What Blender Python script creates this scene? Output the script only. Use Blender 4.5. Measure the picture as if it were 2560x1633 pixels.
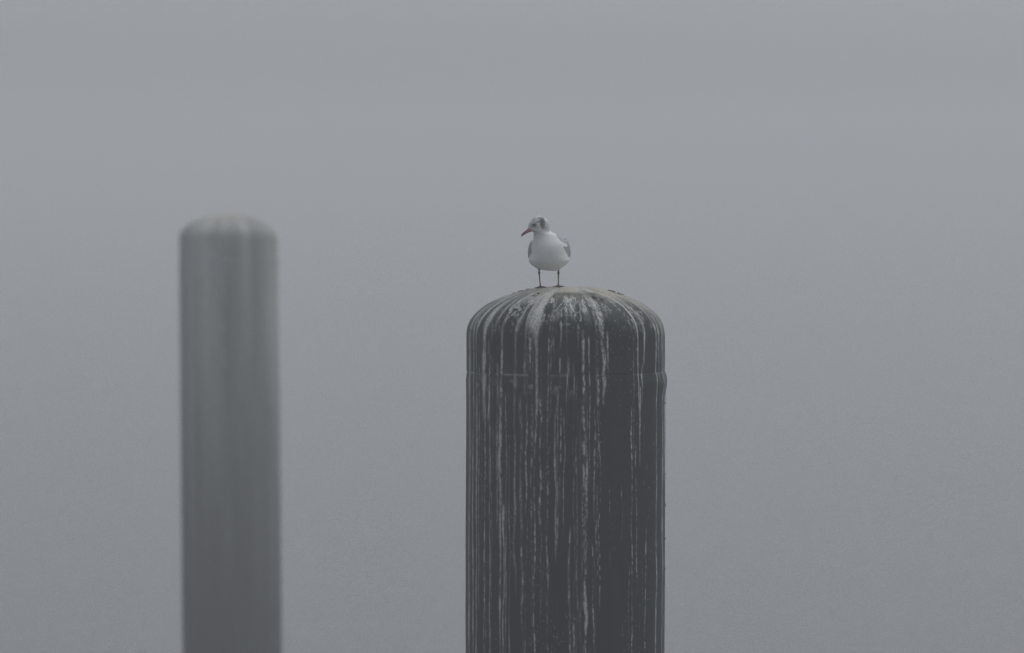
import bpy, math, random
import numpy as np
from mathutils import Vector

for o in list(bpy.data.objects):
    bpy.data.objects.remove(o)
SC = bpy.context.scene
COL = SC.collection
R = math.radians

# ------------------------------------------------------------------ camera
CAM_H = 4.3                      # eye height above the water
PX = 1.0 / 700.0                 # one photo pixel at the near pile, in metres
cam_d = bpy.data.cameras.new('camera')
cam = bpy.data.objects.new('camera', cam_d)
COL.objects.link(cam)
cam.location = (0, 0, CAM_H)
cam.rotation_euler = (R(90 - 1.887), 0, 0)
cam_d.sensor_width = 36
cam_d.lens = 196.9
cam_d.clip_start = 0.1
cam_d.clip_end = 6000
cam_d.dof.use_dof = True
cam_d.dof.focus_distance = 19.85
cam_d.dof.aperture_fstop = 3.4
SC.camera = cam

# ------------------------------------------------------------------ sky, sun, exposure
SUN_EL, SUN_ROT = R(60), R(55)
world = bpy.data.worlds.new('World')
SC.world = world
world.use_nodes = True
nt = world.node_tree
nt.nodes.clear()
sky = nt.nodes.new('ShaderNodeTexSky')
sky.sky_type = 'NISHITA'
sky.sun_disc = False
sky.sun_elevation = SUN_EL
sky.sun_rotation = SUN_ROT
sky.air_density = 1.0
sky.dust_density = 2.0
hsv = nt.nodes.new('ShaderNodeHueSaturation')     # overcast: the blue is greyed out
hsv.inputs['Saturation'].default_value = 0.06
bg = nt.nodes.new('ShaderNodeBackground')
bg.inputs['Strength'].default_value = 0.10
wo = nt.nodes.new('ShaderNodeOutputWorld')
nt.links.new(sky.outputs['Color'], hsv.inputs['Color'])
tint = nt.nodes.new('ShaderNodeVectorMath')       # cool grey cloud layer, the same all over
tint.operation = 'MULTIPLY'
tint.inputs[1].default_value = (0.945, 0.985, 1.06)
nt.links.new(hsv.outputs['Color'], tint.inputs[0])
nt.links.new(tint.outputs[0], bg.inputs['Color'])
nt.links.new(bg.outputs['Background'], wo.inputs['Surface'])

sun_d = bpy.data.lights.new('sun', 'SUN')
sun_d.energy = 0.8
sun_d.angle = R(50)
sun_d.color = (1.0, 0.97, 0.93)
sun = bpy.data.objects.new('sun', sun_d)
COL.objects.link(sun)
sdir = Vector((math.sin(SUN_ROT) * math.cos(SUN_EL), math.cos(SUN_ROT) * math.cos(SUN_EL), math.sin(SUN_EL)))
sun.rotation_euler = sdir.to_track_quat('Z', 'Y').to_euler()
sun.location = (0, 0, 60)

SC.view_settings.view_transform = 'Standard'
SC.view_settings.look = 'None'
SC.view_settings.exposure = 0.09
SC.view_settings.gamma = 1.0
SC.view_settings.use_curve_mapping = False
SC.render.engine = 'CYCLES'
cy = SC.cycles
cy.max_bounces = 8
cy.volume_bounces = 4
cy.diffuse_bounces = 3
cy.use_denoising = True
cy.denoising_prefilter = 'NONE'

# ------------------------------------------------------------------ helpers
def link_mesh(name, me, mat=None, parent=None):
    o = bpy.data.objects.new(name, me)
    COL.objects.link(o)
    if mat is not None:
        me.materials.append(mat)
    if parent is not None:
        o.parent = parent
    return o


def mesh_from(name, verts, faces, smooth=True):
    me = bpy.data.meshes.new(name)
    me.from_pydata([tuple(v) for v in verts], [], [tuple(f) for f in faces])
    if smooth:
        me.polygons.foreach_set('use_smooth', [True] * len(me.polygons))
    me.update()
    return me


def grid_mesh(name, P, wrap=True):
    """P: rows x cols x 3 array, closed round the columns, quick numpy build."""
    nr, nc, _ = P.shape
    idx = np.arange(nr * nc).reshape(nr, nc)
    a = idx[:-1]; b = np.roll(idx, -1, 1)[:-1]; c = np.roll(idx, -1, 1)[1:]; d = idx[1:]
    if not wrap:
        a, b, c, d = a[:, :-1], b[:, :-1], c[:, :-1], d[:, :-1]
    F = np.stack([a, d, c, b], -1).reshape(-1, 4).astype(np.int32)
    me = bpy.data.meshes.new(name)
    me.vertices.add(nr * nc)
    me.vertices.foreach_set('co', P.reshape(-1).astype(np.float32))
    me.loops.add(F.size)
    me.loops.foreach_set('vertex_index', F.reshape(-1))
    me.polygons.add(len(F))
    me.polygons.foreach_set('loop_start', np.arange(0, F.size, 4, dtype=np.int32))
    me.polygons.foreach_set('loop_total', np.full(len(F), 4, dtype=np.int32))
    me.polygons.foreach_set('use_smooth', np.ones(len(F), dtype=bool))
    me.update(calc_edges=True)
    me.validate()
    return me


def set_color(me, name, arr):
    at = me.color_attributes.new(name, 'FLOAT_COLOR', 'POINT')
    full = np.ones((len(me.vertices), 4), np.float32)
    full[:, :arr.shape[1]] = arr
    at.data.foreach_set('color', full.reshape(-1))


def sstep(a, b, x):
    t = np.clip((np.asarray(x, float) - a) / (b - a), 0, 1)
    return t * t * (3 - 2 * t)


class VNoise:
    """value noise on a grid, periodic in u with period pu cells"""
    def __init__(self, seed, pu=256, pv=512):
        self.g = np.random.RandomState(seed).rand(pv, pu)
        self.pu, self.pv = pu, pv

    def __call__(self, u, v):
        u = np.asarray(u, float); v = np.asarray(v, float)
        u, v = np.broadcast_arrays(u, v)
        iu = np.floor(u).astype(int); iv = np.floor(v).astype(int)
        fu = u - iu; fv = v - iv
        fu = fu * fu * (3 - 2 * fu); fv = fv * fv * (3 - 2 * fv)
        iu0 = iu % self.pu; iu1 = (iu + 1) % self.pu; iv0 = iv % self.pv; iv1 = (iv + 1) % self.pv
        g = self.g
        return (g[iv0, iu0] * (1 - fu) + g[iv0, iu1] * fu) * (1 - fv) + (g[iv1, iu0] * (1 - fu) + g[iv1, iu1] * fu) * fv


def node_mat(name):
    m = bpy.data.materials.new(name)
    m.use_nodes = True
    t = m.node_tree
    b = t.nodes['Principled BSDF']
    return m, t, b


# ------------------------------------------------------------------ materials
def pile_material(name):
    """dark coated pile: base coat, droppings from the stain attribute, fine grit in the shader"""
    m, t, b = node_mat(name)
    N, L = t.nodes, t.links
    at = N.new('ShaderNodeAttribute'); at.attribute_name = 'stain'
    sep = N.new('ShaderNodeSeparateColor')
    L.new(at.outputs['Color'], sep.inputs[0])
    tc = N.new('ShaderNodeTexCoord')
    mp = N.new('ShaderNodeMapping'); mp.inputs['Scale'].default_value = (1, 1, 0.35)
    L.new(tc.outputs['Object'], mp.inputs['Vector'])
    n1 = N.new('ShaderNodeTexNoise'); n1.inputs['Scale'].default_value = 210; n1.inputs['Detail'].default_value = 4
    n1.inputs['Roughness'].default_value = 0.7
    L.new(mp.outputs['Vector'], n1.inputs['Vector'])
    # deposit * grit
    ma = N.new('ShaderNodeMapRange'); ma.inputs['From Min'].default_value = 0.32; ma.inputs['From Max'].default_value = 0.62
    ma.inputs['To Min'].default_value = 0.35; ma.inputs['To Max'].default_value = 1.25
    L.new(n1.outputs['Fac'], ma.inputs['Value'])
    mu = N.new('ShaderNodeMath'); mu.operation = 'MULTIPLY'; mu.use_clamp = True
    L.new(sep.outputs[0], mu.inputs[0]); L.new(ma.outputs[0], mu.inputs[1])
    # base coat
    base = N.new('ShaderNodeMix'); base.data_type = 'RGBA'
    base.inputs['A'].default_value = (0.004, 0.0115, 0.0096, 1)
    base.inputs['B'].default_value = (0.012, 0.020, 0.0195, 1)
    L.new(sep.outputs[2], base.inputs['Factor'])
    # droppings, fresh grey-white to weathered tan
    dep = N.new('ShaderNodeMix'); dep.data_type = 'RGBA'
    dep.inputs['A'].default_value = (0.60, 0.615, 0.60, 1)
    dep.inputs['B'].default_value = (0.50, 0.465, 0.39, 1)
    L.new(sep.outputs[1], dep.inputs['Factor'])
    mx = N.new('ShaderNodeMix'); mx.data_type = 'RGBA'
    L.new(mu.outputs[0], mx.inputs['Factor']); L.new(base.outputs['Result'], mx.inputs['A']); L.new(dep.outputs['Result'], mx.inputs['B'])
    L.new(mx.outputs['Result'], b.inputs['Base Color'])
    ro = N.new('ShaderNodeMapRange'); ro.inputs['To Min'].default_value = 0.52; ro.inputs['To Max'].default_value = 0.92
    L.new(mu.outputs[0], ro.inputs['Value']); L.new(ro.outputs[0], b.inputs['Roughness'])
    b.inputs['Specular IOR Level'].default_value = 0.12
    bp = N.new('ShaderNodeBump'); bp.inputs['Strength'].default_value = 0.5; bp.inputs['Distance'].default_value = 0.0015
    ad = N.new('ShaderNodeMath'); ad.operation = 'MULTIPLY_ADD'; ad.inputs[1].default_value = 0.25
    L.new(n1.outputs['Fac'], ad.inputs[0]); L.new(mu.outputs[0], ad.inputs[2])
    L.new(ad.outputs[0], bp.inputs['Height']); L.new(bp.outputs['Normal'], b.inputs['Normal'])
    return m


def attr_material(name, attr, rough=0.8, spec=0.2, noise=250, strength=0.25):
    m, t, b = node_mat(name)
    N, L = t.nodes, t.links
    at = N.new('ShaderNodeAttribute'); at.attribute_name = attr
    n1 = N.new('ShaderNodeTexNoise'); n1.inputs['Scale'].default_value = noise; n1.inputs['Detail'].default_value = 3
    tc = N.new('ShaderNodeTexCoord'); L.new(tc.outputs['Object'], n1.inputs['Vector'])
    mr = N.new('ShaderNodeMapRange'); mr.inputs['To Min'].default_value = 0.85; mr.inputs['To Max'].default_value = 1.12
    L.new(n1.outputs['Fac'], mr.inputs['Value'])
    mx = N.new('ShaderNodeVectorMath'); mx.operation = 'SCALE'
    L.new(at.outputs['Color'], mx.inputs[0]); L.new(mr.outputs[0], mx.inputs['Scale'])
    L.new(mx.outputs[0], b.inputs['Base Color'])
    b.inputs['Roughness'].default_value = rough
    b.inputs['Specular IOR Level'].default_value = spec
    bp = N.new('ShaderNodeBump'); bp.inputs['Strength'].default_value = strength; bp.inputs['Distance'].default_value = 0.001
    L.new(n1.outputs['Fac'], bp.inputs['Height']); L.new(bp.outputs['Normal'], b.inputs['Normal'])
    return m


def plain_material(name, col, rough=0.6, noise=60, var=0.3):
    m, t, b = node_mat(name)
    N, L = t.nodes, t.links
    n1 = N.new('ShaderNodeTexNoise'); n1.inputs['Scale'].default_value = noise; n1.inputs['Detail'].default_value = 4
    tc = N.new('ShaderNodeTexCoord'); L.new(tc.outputs['Object'], n1.inputs['Vector'])
    mx = N.new('ShaderNodeMix'); mx.data_type = 'RGBA'
    mx.inputs['A'].default_value = tuple(c * (1 - var) for c in col) + (1,)
    mx.inputs['B'].default_value = tuple(c * (1 + var) for c in col) + (1,)
    L.new(n1.outputs['Fac'], mx.inputs['Factor']); L.new(mx.outputs['Result'], b.inputs['Base Color'])
    b.inputs['Roughness'].default_value = rough
    return m


# ------------------------------------------------------------------ setting: water
wm, wt, wb = node_mat('lake_water')
wb.inputs['Base Color'].default_value = (0.012, 0.017, 0.019, 1)
wb.inputs['Roughness'].default_value = 0.12
wb.inputs['IOR'].default_value = 1.333
tc = wt.nodes.new('ShaderNodeTexCoord')
wn = wt.nodes.new('ShaderNodeTexNoise'); wn.inputs['Scale'].default_value = 5.0; wn.inputs['Detail'].default_value = 4
wt.links.new(tc.outputs['Object'], wn.inputs['Vector'])
wbp = wt.nodes.new('ShaderNodeBump'); wbp.inputs['Strength'].default_value = 0.35; wbp.inputs['Distance'].default_value = 0.1
wt.links.new(wn.outputs['Fac'], wbp.inputs['Height']); wt.links.new(wbp.outputs['Normal'], wb.inputs['Normal'])
W = 1500
water = link_mesh('water', mesh_from('water', [(-W, -W, 0), (W, -W, 0), (W, W, 0), (-W, W, 0)], [(0, 1, 2, 3)], False), wm)
water['kind'] = 'structure'

# ------------------------------------------------------------------ mooring piles
RAD = 248.5 * PX
_PR = [(0, 0), (40, 1.0), (80, 4.2), (110, 10), (140, 18.8), (165, 28), (189, 39.5), (204, 48.5), (222, 63), (235, 78), (243, 93), (247.3, 109), (248.5, 126)]


def _spline(pts, n=14):
    P = [np.array(p, float) for p in pts]
    P = [np.array([-P[1][0], P[1][1]])] + P + [P[-1] + np.array([0, 16.0])]
    out = []
    for i in range(1, len(P) - 2):
        for t in np.arange(n) / n:
            p0, p1, p2, p3 = P[i - 1:i + 3]
            out.append(0.5 * ((2 * p1) + (p2 - p0) * t + (2 * p0 - 5 * p1 + 4 * p2 - p3) * t ** 2 + (3 * p1 - p0 - 3 * p2 + p3) * t ** 3))
    out.append(P[-2])
    return np.array(out) * PX


DOME = _spline(_PR)
RC = 700 * PX


def dome_drop(r):
    """depth below the very top at distance r from the axis"""
    return np.interp(np.asarray(r, float), DOME[:, 0], DOME[:, 1])


SEAM = 211 * PX                             # cap edge, metres below the top


def profile():
    """(r, drop) down the whole pile at the visible resolution"""
    return [(0.002, 0.0)] + [(min(float(r), RAD), float(z)) for r, z in DOME[1:]]


def streak_field(theta, drop, s, rr, streaks, seed, n_random, crown_fn, wide=1.0):
    """deposit / tan / base arrays (rows x cols) for a pile surface; s = arc length from the top"""
    rng = np.random.RandomState(seed)
    nr, nc = len(s), len(theta)
    free = np.ones((nr, nc))
    tan = np.zeros((nr, nc))
    TH = theta[None, :]
    S = s[:, None]
    D = drop[:, None] / PX                  # photo pixels below the top
    na, nb, ncn = VNoise(seed + 1, 720), VNoise(seed + 2, 720), VNoise(seed + 3, 64)
    colu = (theta + math.pi) / (2 * math.pi)
    fine = na(colu[None, :] * 720, S / 0.008)
    fine2 = nb(colu[None, :] * 360, S / 0.022)
    grain = 0.55 * fine + 0.45 * fine2

    def add(th0, w, d0, d1, amp, grit, tn, mseed):
        # w: half width in metres of arc on the cylinder
        rg = np.random.RandomState(mseed)
        ph = rg.rand() * 100
        me = (ncn(np.full(nr, rg.randint(64)), s / 0.11 + ph) - 0.5) * 2 * 0.0045 + (ncn(np.full(nr, rg.randint(64)), s / 0.03 + ph) - 0.5) * 0.002
        wid = w * (1 + 1.15 * (1 - sstep(20, 170, drop / PX))) * (0.7 + 0.6 * ncn(np.full(nr, rg.randint(64)), s / 0.07 + ph))
        env = sstep(d0 - 8, d0 + 10, drop / PX) * (1 - sstep(d1 - 40, d1 + 25, drop / PX))
        env = env * np.clip(0.1 + 1.5 * ncn(np.full(nr, rg.randint(64)), s / 0.10 + ph) * (0.35 + 1.1 * ncn(np.full(nr, rg.randint(64)), s / 0.025 + ph)), 0, 1.35)
        env = env * grit + (1 - grit) * (0.55 * env + 0.4 * sstep(d0 - 8, d0 + 10, drop / PX) * (1 - sstep(d1 - 40, d1 + 25, drop / PX)))
        me = me + rg.uniform(-1, 1) * 0.0025 * (drop / PX > 211)
        half = int(4 * w * 2.8 / RAD / (2 * math.pi / nc)) + 8
        c0 = int(round((th0 + math.pi) / (2 * math.pi) * nc))
        cols = np.arange(c0 - half, c0 + half + 1) % nc
        x = ((theta[cols] - th0 + math.pi) % (2 * math.pi) - math.pi)[None, :] * RAD - me[:, None]
        p = np.exp(-np.abs(x / (0.8 * wid[:, None])) ** 2.6)
        g = sstep(0.40, 0.62, grain[:, cols])
        val = amp * env[:, None] * p * ((1 - grit) + grit * g * 1.25)
        val = np.clip(val, 0, 0.97)
        free[:, cols] *= 1 - val
        tan[:, cols] = np.maximum(tan[:, cols], val * tn)

    for k, (xp, w, y0, y1, amp, grit, tn) in enumerate(streaks):
        th0 = math.asin(max(-0.998, min(0.998, (xp - 1411) / 248.5)))
        # wide marks near the rim are wide in angle
        add(th0, w * PX * 0.45 / max(math.cos(th0), 0.22), y0 - 714, y1 - 714, amp * 1.85, grit, tn, seed * 31 + k)
    for k in range(n_random):
        th0 = rng.uniform(-math.pi, math.pi)
        if 0.33 < th0 < 1.25 and rng.rand() < 0.75:
            continue
        y0 = rng.choice([-20, 20, 60, 150, 260, 400, 600]) + rng.uniform(-20, 60)
        ln = rng.choice([120, 300, 700, 1500])
        add(th0, rng.uniform(0.7, 2.6) * PX * wide, y0, y0 + ln, rng.uniform(0.08, 0.55), rng.uniform(0.4, 1.0), rng.uniform(0, 0.5), seed * 977 + k)
    dep = 1 - free
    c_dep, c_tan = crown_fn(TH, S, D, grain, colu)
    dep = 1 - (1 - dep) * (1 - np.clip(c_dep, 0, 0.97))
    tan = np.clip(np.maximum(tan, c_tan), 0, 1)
    # loose spatter
    sp = VNoise(seed + 9, 900)(colu[None, :] * 900, S / 0.006)
    sp2 = VNoise(seed + 10, 40)(colu[None, :] * 40, S / 0.2)
    dep = np.maximum(dep, sstep(0.90, 0.97, sp) * sstep(0.35, 0.8, sp2) * 0.7)
    base = 0.55 * VNoise(seed + 11, 180)(colu[None, :] * 180, S / 0.5) + 0.45 * VNoise(seed + 12, 48)(colu[None, :] * 48, S / 0.9)
    base = sstep(0.3, 0.9, base)
    return np.stack([dep, tan, base], -1)


def near_crown(TH, S, D, grain, colu):
    n = VNoise(71, 60)(colu[None, :] * 60, S / 0.045)
    n2 = VNoise(72, 26)(colu[None, :] * 26, S / 0.07)
    blot = 0.5 * n + 0.5 * n2
    # crown: nearly covered; shoulders: broken
    cover = (1 - sstep(3, 52, D))
    patch = sstep(-0.42, -0.28, TH) * (1 - sstep(0.55, 0.8, TH)) * sstep(7, 14, D)      # the bare dark area facing us
    c = cover * (0.55 + 0.6 * sstep(0.25, 0.6, blot)) * (1 - 0.72 * patch)
    # mottled white spots inside the bare area and on the shoulders
    mot = VNoise(73, 360)(colu[None, :] * 360, S / 0.013) * 0.6 + VNoise(74, 120)(colu[None, :] * 120, S / 0.05) * 0.4
    c = np.maximum(c, sstep(0.58, 0.72, mot) * (1 - sstep(40, 125, D)) * sstep(10, 22, D) * 0.75 * (0.35 + 0.65 * sstep(0.35, 0.6, blot)))
    c *= 0.7 + 0.5 * sstep(0.3, 0.6, grain)
    # streaky runs down the left shoulder
    left = sstep(0.2, 0.55, -TH) * (1 - sstep(1.75, 2.2, -TH))
    run = VNoise(75, 150)(colu[None, :] * 150, S / 0.35)
    c = np.maximum(c, left * sstep(0.42, 0.75, run) * (1 - sstep(45, 125, D)) * 0.75)
    right = sstep(0.7, 0.95, TH) * (1 - sstep(1.9, 2.4, TH))
    c = np.maximum(c, right * sstep(0.45, 0.8, run) * (1 - sstep(25, 85, D)) * 0.65)
    # scuffed residue caught on the cap edge
    seam = np.exp(-((D - 212) / 2.2) ** 2) * sstep(0.55, 0.75, VNoise(76, 90)(colu[None, :] * 90, S * 0)) * 0.5 * (1 - sstep(-0.3, 0.2, TH) * 0.8)
    scuff = np.exp(-((D - 236) / 22.0) ** 2) * sstep(0.6, 0.8, VNoise(77, 120)(colu[None, :] * 120, S / 0.02)) * 0.35 * sstep(0.4, 0.7, n2) * (1 - sstep(0.35, 0.75, TH))
    c = np.maximum(c, np.maximum(seam, scuff))
    tan = (1 - sstep(8, 40, D)) * (0.35 + 0.6 * sstep(0.4, 0.7, n2)) + 0.5 * right * (1 - sstep(60, 130, D)) + 0.45 * left * sstep(0.55, 0.8, n2) * (1 - sstep(60, 140, D))
    return c, tan


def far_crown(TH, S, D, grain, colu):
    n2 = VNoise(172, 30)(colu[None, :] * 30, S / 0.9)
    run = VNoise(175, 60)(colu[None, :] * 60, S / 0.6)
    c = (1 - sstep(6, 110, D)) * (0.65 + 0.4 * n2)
    c = np.maximum(c, (0.08 + 0.74 * (1 - sstep(-500, 2350, D)) * (0.5 + 1.0 * n2)) + 0 * TH)  # droppings plus fog paleness painted in as deposit, fading towards the water
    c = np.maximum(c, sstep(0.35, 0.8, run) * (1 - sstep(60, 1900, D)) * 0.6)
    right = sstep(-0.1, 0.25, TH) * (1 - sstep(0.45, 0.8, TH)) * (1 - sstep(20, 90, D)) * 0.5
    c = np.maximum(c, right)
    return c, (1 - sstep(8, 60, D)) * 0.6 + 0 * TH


# (photo x, width, y from, y to, strength, grit, tan) of the runs one can pick out on the near pile
RUNS = [
    (1172, 6, 760, 1640, .45, .3, .1), (1181, 4, 790, 1640, .55, .3, .1), (1189, 3, 730, 1640, .60, .4, .1), (1196, 2.5, 900, 1500, .4, .5, 0),
    (1208, 9, 725, 1040, .72, .25, .05), (1210, 3.5, 1000, 1640, .5, .7, 0), (1221, 5, 840, 1060, .4, .8, 0), (1224.5, 3, 930, 1640, .55, .45, 0),
    (1240, 6, 900, 1300, .3, .6, .2), (1247, 6, 1000, 1640, .62, .5, 0), (1251, 6, 725, 930, .75, .6, .1), (1250, 9, 940, 1330, .45, .8, .1),
    (1256, 6, 1250, 1640, .72, .4, 0), (1264, 3, 980, 1640, .4, .4, 0), (1272, 4, 1100, 1640, .25, .4, 0), (1285, 7, 780, 1400, .26, .6, .3),
    (1299, 9, 980, 1340, .26, .6, .7), (1303, 6, 1350, 1640, .42, .8, .1), (1308, 7, 720, 960, .30, .6, .3), (1313, 5, 1000, 1260, .68, .7, .1),
    (1321, 6, 730, 905, .6, .8, .5), (1331.5, 4, 1060, 1640, .72, .85, .1), (1339, 9, 716, 1010, .95, .12, .2), (1334, 16, 716, 835, .8, .35, .25), (1338, 6, 960, 1120, .5, .75, 0),
    (1346, 6, 985, 1300, .55, .8, 0), (1350, 4, 1280, 1500, .6, .95, 0), (1351, 3, 860, 1040, .35, .9, 0), (1365, 3, 1100, 1640, .28, .8, 0),
    (1385, 6, 1000, 1370, .45, .35, 0), (1389, 2.6, 1270, 1345, .65, .4, 0), (1394.5, 3, 795, 850, .9, .2, 0), (1397, 4, 880, 930, .75, .8, 0),
    (1398, 4, 1000, 1240, .4, .9, 0), (1405, 2.6, 1020, 1310, .6, .5, 0), (1411, 3, 925, 1000, .8, .5, 0), (1417, 8, 880, 935, .5, .6, 0),
    (1421, 6, 1300, 1640, .36, .6, 0), (1428, 7, 1540, 1640, .3, .7, 0), (1431, 3, 925, 970, .8, .4, 0), (1436, 5, 940, 1010, .45, .8, 0),
    (1442, 4, 800, 850, .75, .6, 0), (1450, 7, 815, 980, .72, .8, .1), (1453, 8, 1000, 1400, .5, .9, .1), (1460, 7, 1100, 1340, .62, .75, .1),
    (1459, 8, 1340, 1640, .7, .9, .1), (1470, 3, 1000, 1180, .5, .7, 0), (1478, 3.5, 1340, 1640, .7, .9, .1), (1480, 3, 1000, 1320, .4, .9, 0),
    (1469, 4, 830, 1000, .35, .8, 0), (1486, 7, 910, 1040, .42, .8, .3), (1494.5, 2.8, 1060, 1500, .55, .9, 0), (1502, 12, 716, 960, .66, .75, .3),
    (1506, 9, 900, 985, .72, .7, .3), (1514, 5, 820, 920, .5, .9, .1), (1519, 2.5, 1200, 1420, .4, .9, 0), (1548, 3, 1200, 1330, .35, .8, 0),
    (1565, 2.5, 1400, 1640, .42, .9, 0), (1573, 3, 1010, 1640, .48, .85, 0), (1583, 2.6, 1100, 1460, .45, .85, 0), (1588, 3, 728, 1010, .85, .25, .1),
    (1593, 3, 960, 1140, .78, .5, .1), (1597, 5, 900, 985, .72, .7, .2), (1606, 4, 730, 900, .62, .4, .1), (1607, 3, 1300, 1620, .35, .95, 0),
    (1634, 3, 745, 1640, .55, .55, .5), (1643, 4, 740, 950, .4, .5, .8), (1651, 4, 730, 1640, .35, .4, .6), (1656, 4, 730, 1200, .35, .3, .6),
    (1430, 13, 735, 790, .5, .8, .1), (1468, 13, 745, 792, .55, .5, .05), (1386, 12, 760, 785, .35, .4, .05), (1412, 9, 735, 790, .6, .7, .05),
]


def build_pile(label, base_xy, top_z, nc, dv, seed, streaks, n_random, crown_fn, mat, lean, group, turn=0.0, wide=1.0):
    root = bpy.data.objects.new('mooring_pile', None)
    COL.objects.link(root)
    root.location = (base_xy[0], base_xy[1], 0)
    root.rotation_euler = (0, lean, 0)
    root['label'] = label
    root['category'] = 'mooring pile'
    root['group'] = group
    theta = -math.pi + (np.arange(nc)) * 2 * math.pi / nc
    pr = profile()
    d = pr[-1][1]
    cap_rows = pr + [(RAD, x) for x in np.arange(d + dv, SEAM, dv)] + [(RAD, SEAM)]
    vis = 940 * PX
    lo = top_z + 0.8
    sh_rows = [(RAD - 0.004, SEAM - 0.006), (RAD - 0.0022, SEAM + 0.0002)] + [(RAD - 0.0012 + 0.0024 * min(1, (x - SEAM) / 0.03), x) for x in np.arange(SEAM + 0.0015, vis, dv)]
    sh_rows += [(RAD + 0.0012, x) for x in np.linspace(vis, lo, 60)]
    wob = VNoise(seed + 40, 6)
    wob2 = VNoise(seed + 41, 14)
    wr = VNoise(seed + 42, 36)
    cu = (theta + math.pi) / (2 * math.pi)
    for kind, rows in (('cap', cap_rows), ('shaft', sh_rows)):
        rr = np.array([a for a, _ in rows]); dd = np.array([b for _, b in rows])
        seg = np.hypot(np.diff(rr), np.diff(dd))
        s = np.concatenate([[0.0], np.cumsum(seg)])
        s_off = 0.0 if kind == 'cap' else SEAM + 0.17
        s = s + s_off
        Rg = np.repeat(rr[:, None], nc, 1)
        frac = np.minimum(rr / RAD, 1)[:, None]
        Dp = dd[:, None] / PX
        # slow out-of-round, and the buckled band just below the cap edge
        Rg = Rg + frac ** 2 * ((wob(cu[None, :] * 6, dd[:, None] / 0.5) - .5) * 0.004 + (wob2(cu[None, :] * 14, dd[:, None] / 0.13) - .5) * 0.0016)
        if kind == 'shaft':
            lip = np.exp(-np.maximum(Dp - 211, 0) / 30.0)
            Rg = Rg + lip * sstep(211, 226, Dp) * (0.0026 * wr(cu[None, :] * 36, Dp / 14.0))
            bul = np.exp(-((Dp - 238) / 26.0) ** 2) * np.exp(-((theta[None, :] - 1.5) / 0.5) ** 2)
            Rg = Rg + bul * 0.0065
        else:
            Rg = Rg - frac ** 8 * np.exp(-np.maximum(211 - Dp, 0) / 5.0) * 0.0015 * wr(cu[None, :] * 36, Dp * 0)
        Z = np.repeat(-dd[:, None], nc, 1) + top_z
        if kind == 'cap':
            Z = Z + (1 - frac ** 4) * (wob2(cu[None, :] * 14, s[:, None] / 0.06) - .5) * 0.004 * sstep(0, 0.08, rr)[:, None]
        # theta 0 faces the camera (-Y), positive to the right
        P = np.stack([Rg * np.sin(theta + turn)[None, :], -Rg * np.cos(theta + turn)[None, :], Z], -1)
        me = grid_mesh('pile_' + kind, P)
        C = streak_field(theta, dd, s, rr, streaks, seed, n_random, crown_fn, wide)
        # relief of the crust
        set_color(me, 'stain', C.reshape(-1, 3).astype(np.float32))
        link_mesh(kind, me, mat, root)
    return root


pm = pile_material('stained_dark_coating')
TOP = CAM_H - (714 - 355) * PX - 0.004
NEAR = (131 * PX, 20.0)
GROUP = 'mooring piles standing in the foggy water'
near = build_pile('sharp dark mooring pile streaked with white droppings, the gull standing on its domed cap', NEAR, TOP, 1120, 0.0036, 5, RUNS, 140, near_crown, pm, R(0.06), GROUP)
FAR = ((573 - 1280) / 350.0, 40.0)
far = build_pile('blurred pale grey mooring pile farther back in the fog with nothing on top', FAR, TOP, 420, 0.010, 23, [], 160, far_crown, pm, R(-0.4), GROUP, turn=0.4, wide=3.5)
far.location.x += 0.022

# crumbs of dirt stuck on the near cap and shaft
dm = plain_material('dark_dirt', (0.035, 0.033, 0.028), 0.9, 400)
rng = random.Random(4)


def crumb_mesh(sx, sy, sz, seed):
    rg = random.Random(seed)
    vs, fs = [], []
    n, m = 7, 4
    for j in range(m):
        a = math.pi * (0.08 + 0.84 * j / (m - 1))
        for i in range(n):
            b = 2 * math.pi * i / n
            k = 0.7 + 0.6 * rg.random()
            vs.append((sx * k * math.sin(a) * math.cos(b), sy * k * math.sin(a) * math.sin(b), sz * k * math.cos(a)))
    for j in range(m - 1):
        for i in range(n):
            fs.append((j * n + i, (j + 1) * n + i, (j + 1) * n + (i + 1) % n, j * n + (i + 1) % n))
    fs.append(tuple(range(n))); fs.append(tuple(range((m - 1) * n, m * n))[::-1])
    return mesh_from('dirt_crumb', vs, fs)


for xp, yy, sx, sz in [(1523, .02, 5, 2.2), (1528, .0, 6, 2.4), (1534, .01, 4, 1.8), (1519, -.01, 3, 2), (1544, .0, 5, 2), (1549, -.02, 4, 2), (1555, .01, 2.4, 2.2),
                       (1463, .02, 5, 1), (1470, .02, 4, 1), (1281, .0, 5, 1.0), (1296, .01, 8, 1.0), (1302, -.01, 6, 1.0), (1316, .01, 7, 1.0),
                       (1479, -.19, 6, 2), (1484, -.195, 5, 2), (1499, -.2, 5, 2), (1343, -.15, 4, 1.6), (1332, -.17, 4, 1.4)]:
    x = (xp - 1411) * PX
    z = TOP - float(dome_drop(math.hypot(x, yy)))
    c = link_mesh('dirt_crumb', crumb_mesh(sx * PX * .75, 3.5 * PX, sz * PX * .8, rng.randint(0, 9999)), dm, near)
    c.location = (x, yy, z + 0.0008)
    c.rotation_euler = (0, math.atan(x / RC) * 1.2, rng.uniform(-.5, .5))
for yp in (1183, 1258, 1262, 1005, 1345, 1420):
    c = link_mesh('dirt_crumb', crumb_mesh(1.4 * PX, 2 * PX, 2.2 * PX, rng.randint(0, 9999)), dm, near)
    c.location = (RAD + 0.003, 0.0, TOP - (yp - 714) * PX)

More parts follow.
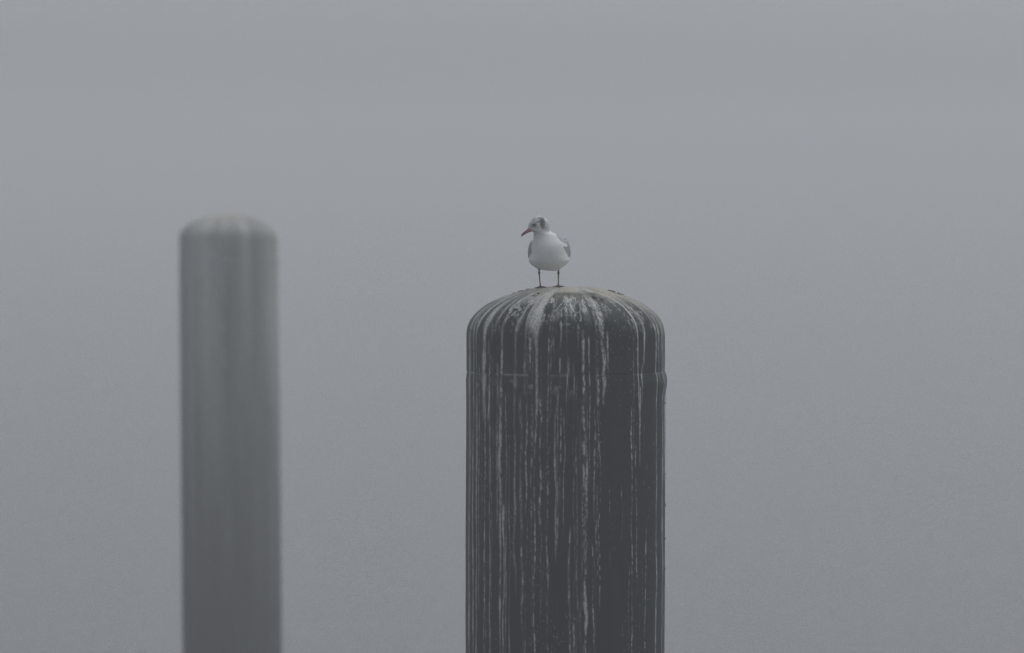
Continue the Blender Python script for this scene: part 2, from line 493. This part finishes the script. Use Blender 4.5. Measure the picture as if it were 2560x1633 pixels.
# ------------------------------------------------------------------ gull
MM = 0.001
K = 1 / (6.679 * 700)                        # one pixel of my measuring enlargement, metres
cx = lambda x: (x - 690) * K
cz = lambda y: (1362 - y) * K
GX = NEAR[0] + (1373.3 - 1411) * PX
GY = NEAR[1] - 0.015
gz0 = TOP


def ground(xl, yl):
    """height of the cap under a point of the gull, local"""
    return -float(dome_drop(math.hypot(xl + GX - NEAR[0], yl + GY - NEAR[1])))


# horizontal sections: y pixel, left, right, front (mm), back (mm)
SEC = [
    (1096, 690, 790, 2, 26), (1090, 630, 822, -8, 36), (1078, 555, 850, -20, 50), (1062, 505, 872, -33, 64), (1045, 462, 898, -44, 78), (1020, 424, 938, -53, 95),
    (990, 382, 975, -60, 110), (960, 358, 1006, -66, 122), (925, 345, 1028, -70, 132), (890, 349, 1030, -73, 139), (850, 358, 1024, -75, 144), (800, 366, 1019, -76, 146),
    (750, 375, 1013, -76, 140), (700, 386, 1004, -74, 126), (650, 400, 988, -70, 108), (600, 412, 960, -64, 90), (560, 420, 930, -58, 74), (525, 424, 898, -53, 60),
    (500, 426, 868, -50, 50), (482, 427, 826, -48, 42), (466, 427, 772, -47, 35), (452, 425, 738, -46, 28), (442, 405, 722, -46, 22), (432, 372, 714, -46, 18), (418, 352, 710, -46, 14), (400, 340, 708, -46, 9),
    (380, 336, 706, -46, 5), (350, 335, 701, -46, 2), (320, 340, 694, -45, 0), (290, 351, 685, -44, -1), (260, 369, 671, -42, -3), (235, 390, 653, -39, -6), (212, 416, 626, -36, -9),
    (195, 444, 598, -32, -13), (184, 468, 570, -29, -16), (176, 500, 535, -26, -20),
]
NSEG = 72


def section(l, r, f, b, sh=0.22):
    t = np.linspace(0, 2 * np.pi, NSEG, endpoint=False)
    yc, yb = (f + b) / 2 * MM, (b - f) / 2 * MM
    y = yc - yb * np.cos(t)
    x = np.sin(t) * (1 - 0.18 * np.clip(y / 0.15, 0, 1)) * 0.05 + sh * np.maximum(y, 0) * (1 if b > 60 else 0) * 0.3
    x = (x - x.min()) / (x.max() - x.min())
    return cx(l) + x * (cx(r) - cx(l)), y


rings = []
for (yp, l, r, f, b) in SEC:
    x, y = section(l, r, f, b)
    rings.append(np.stack([x, y, np.full(NSEG, cz(yp))], -1))
bv = np.concatenate(rings)
bf = []
for j in range(len(rings) - 1):
    for i in range(NSEG):
        i2 = (i + 1) % NSEG
        bf.append((j * NSEG + i, j * NSEG + i2, (j + 1) * NSEG + i2, (j + 1) * NSEG + i))
bf.append(tuple(range(NSEG))[::-1])
bf.append(tuple(range((len(rings) - 1) * NSEG, len(rings) * NSEG)))
V = [tuple(v) for v in bv]
F = list(bf)


def add_tube(pts, rad, n=12):
    """tapered closed tube through pts"""
    base = len(V)
    P = [Vector(p) for p in pts]
    for k, p in enumerate(P):
        d = (P[min(k + 1, len(P) - 1)] - P[max(k - 1, 0)]).normalized()
        u = d.orthogonal().normalized(); w = d.cross(u)
        for i in range(n):
            a = 2 * math.pi * i / n
            V.append(tuple(p + (u * math.cos(a) + w * math.sin(a)) * rad[k]))
    for k in range(len(P) - 1):
        for i in range(n):
            i2 = (i + 1) % n
            F.append((base + k * n + i, base + k * n + i2, base + (k + 1) * n + i2, base + (k + 1) * n + i))
    F.append(tuple(base + i for i in range(n))[::-1])
    F.append(tuple(base + (len(P) - 1) * n + i for i in range(n)))


def add_web(p0, p1, p2, th):
    base = len(V)
    for dz in (th, -th):
        for p in (p0, p1, p2):
            V.append((p[0], p[1], p[2] + dz))
    F.extend([(base, base + 1, base + 2), (base + 5, base + 4, base + 3)])
    for i in range(3):
        j = (i + 1) % 3
        F.append((base + j, base + i, base + 3 + i, base + 3 + j))


for (xt, xk, xa, spread) in ((cx(518), cx(521), cx(540), (-.95, -.25, .98)), (cx(842), cx(842), cx(840), (-.98, .1, .98))):
    ya = 0.004
    zg = ground(xa, ya)
    add_tube([(xt, .018, cz(1010)), (xt, .016, cz(1060)), (xk, .014, cz(1100)), (xk, .014, cz(1128)), (xk * .9 + xa * .1, .012, cz(1160)), ((xk + xa) / 2, .009, cz(1250)), (xa, ya, zg + .010), (xa, ya, zg + .004)],
             [.0070, .0048, .0027, .0050, .0028, .0022, .0026, .0040])
    tips = []
    for a, ln in zip(spread, (.027, .036, .027)):
        tx, ty = xa + ln * math.sin(a), ya - ln * math.cos(a)
        mxp, myp = (xa + tx) / 2, (ya + ty) / 2
        tip = (tx, ty, ground(tx, ty) + .0014)
        add_tube([(xa, ya, zg + .0045), (mxp, myp, ground(mxp, myp) + .0028), tip], [.0026, .0021, .0012], 10)
        tips.append((xa + (tx - xa) * .7, ya + (ty - ya) * .7, ground(xa + (tx - xa) * .7, ya + (ty - ya) * .7) + .0012))
    root_p = (xa, ya, zg + .003)
    add_web(root_p, tips[0], tips[1], .0011)
    add_web(root_p, tips[1], tips[2], .0011)
    add_tube([(xa, ya, zg + .006), (xa + .001, ya + .012, ground(xa, ya + .012) + .003)], [.0018, .0012], 8)

tmp = bpy.data.objects.new('tmp_gull', mesh_from('tmp_gull', V, F))
COL.objects.link(tmp)
rm = tmp.modifiers.new('r', 'REMESH')
rm.mode = 'VOXEL'; rm.voxel_size = 0.00105; rm.use_smooth_shade = True
dg = bpy.context.evaluated_depsgraph_get()
gme = bpy.data.meshes.new_from_object(tmp.evaluated_get(dg))
bpy.data.objects.remove(tmp)
gme.name = 'gull'
nv = len(gme.vertices)
co = np.empty(nv * 3, np.float32); gme.vertices.foreach_get('co', co); co = co.reshape(-1, 3).astype(float)
ed = np.empty(len(gme.edges) * 2, np.int32); gme.edges.foreach_get('vertices', ed); ed = ed.reshape(-1, 2)
deg = np.bincount(ed.reshape(-1), minlength=nv).astype(float)[:, None]
soft = np.where(co[:, 2] > cz(1070), 1.0, 0.0)[:, None]
for it in range(8):
    acc = np.zeros_like(co)
    for k in range(3):
        acc[:, k] = np.bincount(ed[:, 0], co[ed[:, 1], k], nv) + np.bincount(ed[:, 1], co[ed[:, 0], k], nv)
    wgt = 0.6 * soft if it > 0 else np.maximum(0.6 * soft, 0.4)
    co = co + (acc / deg - co) * wgt
gme.vertices.foreach_set('co', co.reshape(-1).astype(np.float32))
gme.update()
gme.polygons.foreach_set('use_smooth', np.ones(len(gme.polygons), dtype=bool))

# plumage by place on the body, in measuring pixels
X = co[:, 0] / K + 690; Yp = 1362 - co[:, 2] / K; Yd = co[:, 1] * 1000
cn = VNoise(301, 400, 400); cn2 = VNoise(302, 400, 400)
fea = cn(X / 22 + 50, Yp / 9 + Yd / 3 + 50)
fea2 = cn2(X / 60 + 50, Yp / 40 + Yd / 8 + 50)
white = np.array([.80, .805, .79]); grey = np.array([.40, .42, .46]); dark = np.array([.045, .047, .052]); leg = np.array([.115, .05, .038])
colr = np.repeat(white[None], nv, 0) * (0.93 + 0.1 * fea[:, None])


def blend(c, w):
    global colr
    colr = colr * (1 - w[:, None]) + c[None] * w[:, None]


def spot(x, y, rx, ry, rot=0.0, soft=.5):
    dx, dy = X - x, Yp - y
    c_, s_ = math.cos(rot), math.sin(rot)
    q = np.hypot((dx * c_ + dy * s_) / rx, (-dx * s_ + dy * c_) / ry) + (fea - .5) * .5
    return 1 - sstep(1 - soft, 1 + soft, q)


near_side = 1 - sstep(-30, -20, Yd)
head = 1 - sstep(430, 470, Yp)
# grey mantle over the back
mantle = sstep(2, 26, Yd + (fea2 - .5) * 10) * sstep(455, 500, Yp) * (1 - sstep(880, 960, Yp))
blend(grey, mantle)
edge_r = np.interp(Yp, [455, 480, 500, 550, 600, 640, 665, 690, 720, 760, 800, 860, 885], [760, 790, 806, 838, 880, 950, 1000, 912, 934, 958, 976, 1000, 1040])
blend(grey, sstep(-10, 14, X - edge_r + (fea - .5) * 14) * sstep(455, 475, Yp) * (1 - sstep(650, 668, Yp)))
blend(grey * .72, sstep(-10, 14, X - edge_r + (fea - .5) * 14) * sstep(676, 695, Yp) * (1 - sstep(868, 885, Yp)))  # wing edge on the flank, with the shade under the wing painted in
edge_l = np.interp(Yp, [600, 640, 700, 740, 790, 815, 855], [380, 392, 385, 396, 395, 382, 348])
blend(grey * .8, sstep(-8, 8, edge_l - X + (fea - .5) * 10) * sstep(610, 650, Yp) * (1 - sstep(850, 865, Yp)))
# head markings, both cheeks alike
sides = np.maximum(near_side, sstep(-18, -10, Yd)) * head
blend(np.array([.42, .43, .44]), 0.42 * sstep(.35, .75, fea2) * head)
blend(dark, np.clip(0.9 * spot(572, 300, 46, 80, -.05, .5) * sides * (0.65 + .7 * fea), 0, .95))
blend(dark, 0.8 * spot(555, 222, 58, 32, .2) * head * (0.3 + .9 * fea))
blend(dark, 0.6 * spot(428, 330, 50, 44, -.4) * sides)
blend(dark, 0.9 * spot(440, 326, 26, 24) * sides)
blend(dark, 0.7 * spot(515, 268, 50, 13, -.35) * sides)
blend(dark, 0.4 * spot(430, 235, 52, 34, -.7) * head * fea)
blend(dark, 0.4 * spot(600, 380, 45, 40) * head * fea)
blend(np.array([.5, .5, .5]), 0.35 * sstep(.55, .8, cn(X / 60 + Yp / 11, Yp / 11)) * sstep(440, 470, Yp) * (1 - sstep(560, 640, Yp)) * (1 - sstep(480, 640, X)))
legs = sstep(cz(1052) * 0, 1, (Yp > 1066) & ((np.abs(X - 520) < 62 - 0 * X) | (np.abs(X - 842) < 30) | (Yp > 1120)))
legw = (co[:, 2] < cz(1098)).astype(float)
legw = np.maximum(legw, ((Yp > 1062) & ((np.abs(X - 519) < 24) | (np.abs(X - 842) < 22)) & (np.abs(Yd - 16) < 6)).astype(float))
blend(leg, legw)
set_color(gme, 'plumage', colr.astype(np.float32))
gm = attr_material('gull_plumage', 'plumage', 0.85, 0.15)
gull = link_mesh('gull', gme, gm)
gull.location = (GX, GY, gz0)
gull['label'] = 'small white gull with a dark ear spot, standing on the streaked pile and looking left'
gull['category'] = 'gull'

# bill
bpts, bcol = [], []
b0 = Vector((cx(368), -.026, cz(408))); b1 = Vector((cx(212), -.036, cz(512)))
ax = (b1 - b0).normalized()
up = Vector((0, 0, 1)) - ax * ax.z; up.normalize()
side = ax.cross(up)
BV, BF, NB = [], [], 16
prof = [(0, .0076, .0066), (.15, .0069, .0058), (.35, .0058, .0046), (.55, .0051, .0038), (.72, .0044, .003), (.87, .0029, .0019), (.96, .0014, .0009), (1.0, .0004, .0003)]
for (t, hh, ww) in prof:
    p = b0.lerp(b1, t) - up * (0.003 * max(0, t - .6) ** 1.5 * 2) + up * .0016 * math.sin(t * math.pi)
    for i in range(NB):
        a = 2 * math.pi * i / NB
        k = 1 - 0.10 * (abs(math.sin(a)) < 0.2)         # gape line
        BV.append(p + up * hh * math.sin(a) + side * ww * k * math.cos(a)); bcol.append(t)
for j in range(len(prof) - 1):
    for i in range(NB):
        BF.append((j * NB + i, j * NB + (i + 1) % NB, (j + 1) * NB + (i + 1) % NB, (j + 1) * NB + i))
BF.append(tuple(range(NB))[::-1]); BF.append(tuple(range((len(prof) - 1) * NB, len(prof) * NB)))
bme = mesh_from('bill', BV, BF)
tb = sstep(.42, .74, np.array(bcol))[:, None]
set_color(bme, 'horn', (np.array([.40, .105, .07]) * (1 - tb) + np.array([.03, .022, .022]) * tb).astype(np.float32))
link_mesh('bill', bme, attr_material('bill_horn', 'horn', 0.45, 0.4, 300, 0.1), gull)


# eyes: dark ball with a pale lid crescent as sub-part
def ball(name, r, seg=14):
    vs, fs = [], []
    m = 9
    for j in range(m):
        a = math.pi * (0.02 + 0.96 * j / (m - 1))
        for i in range(seg):
            b = 2 * math.pi * i / seg
            vs.append((r * math.sin(a) * math.cos(b), r * math.cos(a), r * math.sin(a) * math.sin(b)))
    for j in range(m - 1):
        for i in range(seg):
            fs.append((j * seg + i, j * seg + (i + 1) % seg, (j + 1) * seg + (i + 1) % seg, (j + 1) * seg + i))
    fs.append(tuple(range(seg))[::-1]); fs.append(tuple(range((m - 1) * seg, m * seg)))
    return mesh_from(name, vs, fs)


def lid_mesh(r, a0, a1):
    vs, fs = [], []
    n = 10
    for k in range(n + 1):
        a = a0 + (a1 - a0) * k / n
        w = .0007 * math.sin(math.pi * (k + .3) / (n + .6))
        for q in range(6):
            b = 2 * math.pi * q / 6
            rr_ = r + w * math.cos(b)
            vs.append((rr_ * math.cos(a), w * math.sin(b) - .0006, rr_ * math.sin(a)))
    for k in range(n):
        for q in range(6):
            fs.append((k * 6 + q, k * 6 + (q + 1) % 6, (k + 1) * 6 + (q + 1) % 6, (k + 1) * 6 + q))
    return mesh_from('eyelid', vs, fs)


em = plain_material('gull_eye', (.012, .010, .010), 0.12, 50, .1)
lm = plain_material('pale_eyelid', (.6, .6, .6), 0.7, 100, .1)
ex, ez = cx(440), cz(325)
sel = (np.abs(co[:, 0] - ex) < .002) & (np.abs(co[:, 2] - ez) < .002)
for sgn, yv in ((-1, co[sel, 1].min()), (1, co[sel, 1].max())):
    e = link_mesh('eye', ball('eye', .0042), em, gull)
    e.location = (ex, yv - sgn * .0022, ez)
    for a0, a1 in ((.5, 2.5), (3.7, 5.9)):
        l = link_mesh('eyelid', lid_mesh(.0046, a0, a1), lm, e)
        l.location = (0, sgn * .0024, 0)


# folded wings: a shell lying along each flank, long feathers crossing over the tail
def loft(name, secs, n=18):
    """secs: list of (centre, half height vector, half thickness vector)"""
    vs, fs = [], []
    for (c, h, w) in secs:
        for i in range(n):
            a = 2 * math.pi * i / n
            vs.append(Vector(c) + Vector(h) * math.sin(a) + Vector(w) * math.cos(a))
    for j in range(len(secs) - 1):
        for i in range(n):
            fs.append((j * n + i, j * n + (i + 1) % n, (j + 1) * n + (i + 1) % n, (j + 1) * n + i))
    fs.append(tuple(range(n))[::-1]); fs.append(tuple(range((len(secs) - 1) * n, len(secs) * n)))
    return mesh_from(name, vs, fs)


wgm = plain_material('grey_wing_feathers', (.36, .38, .415), 0.8, 90, .16)
blk = plain_material('black_wing_tips', (.03, .03, .033), 0.7, 90, .2)
wht = plain_material('white_tail_feathers', (.62, .62, .62), 0.8, 90, .08)
WR = [((.050, .014, .150), (.003, 0, .010), (.004, 0, .002)),
      ((.058, .020, .141), (.006, 0, .024), (.008, 0, .003)),
      ((.0615, .034, .137), (.006, 0, .031), (.0095, 0, .003)),
      ((.0615, .055, .137), (.006, 0, .034), (.0095, 0, .003)),
      ((.059, .080, .138), (.006, 0, .034), (.009, 0, .002)),
      ((.052, .112, .136), (.004, 0, .029), (.008, 0, .002)),
      ((.043, .150, .130), (.002, 0, .020), (.006, 0, .001)),
      ((.034, .185, .124), (.001, 0, .010), (.004, 0, 0))]
PR = [((.040, .150, .131), (0, 0, .014), (.005, 0, 0)), ((.026, .195, .124), (0, 0, .010), (.004, 0, 0)), ((.010, .235, .120), (0, 0, .006), (.003, 0, 0)), ((.000, .262, .119), (0, 0, .002), (.001, 0, 0))]
for sgn in (1, -1):
    off = .0005 if sgn > 0 else .0015

    def mir(secs):
        return [((sgn * (c[0]) + (0.004 if sgn > 0 else -.004) + off * 0, c[1] + (0 if sgn > 0 else .006), c[2] - (0 if sgn > 0 else .004)), (-sgn * h[0], h[1], h[2]), (sgn * w[0], w[1], w[2])) for (c, h, w) in secs]
    w = link_mesh('wing', loft('wing', mir(WR)), wgm, gull)
    link_mesh('primary_feathers', loft('primary_feathers', mir(PR), 10), blk, w)
TL = [((.004, .10, .122), (0, 0, .012), (.030, 0, 0)), ((.004, .15, .112), (0, 0, .006), (.026, 0, 0)), ((.004, .20, .104), (0, 0, .004), (.030, 0, 0)), ((.004, .225, .100), (0, 0, .0015), (.030, 0, 0))]
link_mesh('tail', loft('tail', TL), wht, gull)

# ------------------------------------------------------------------ fog
B = W + 20
hz = [(-B, -B, -1), (B, -B, -1), (B, B, -1), (-B, B, -1), (-B, -B, CAM_H + 3.0), (B, -B, CAM_H + 3.0), (B, B, CAM_H + 3.0), (-B, B, CAM_H + 3.0)]
hf = [(0, 3, 2, 1), (4, 5, 6, 7), (0, 1, 5, 4), (1, 2, 6, 5), (2, 3, 7, 6), (3, 0, 4, 7)]
hm = bpy.data.materials.new('fog')
hm.use_nodes = True
ht = hm.node_tree
ht.nodes.clear()
pv = ht.nodes.new('ShaderNodeVolumePrincipled')
pv.inputs['Color'].default_value = (0.93, 0.94, 0.95, 1)
pv.inputs['Density'].default_value = 0.0078
pv.inputs['Anisotropy'].default_value = 0.15
ho = ht.nodes.new('ShaderNodeOutputMaterial')
ht.links.new(pv.outputs['Volume'], ho.inputs['Volume'])
haze = link_mesh('haze', mesh_from('haze', hz, hf, False), hm)
haze['kind'] = 'stuff'
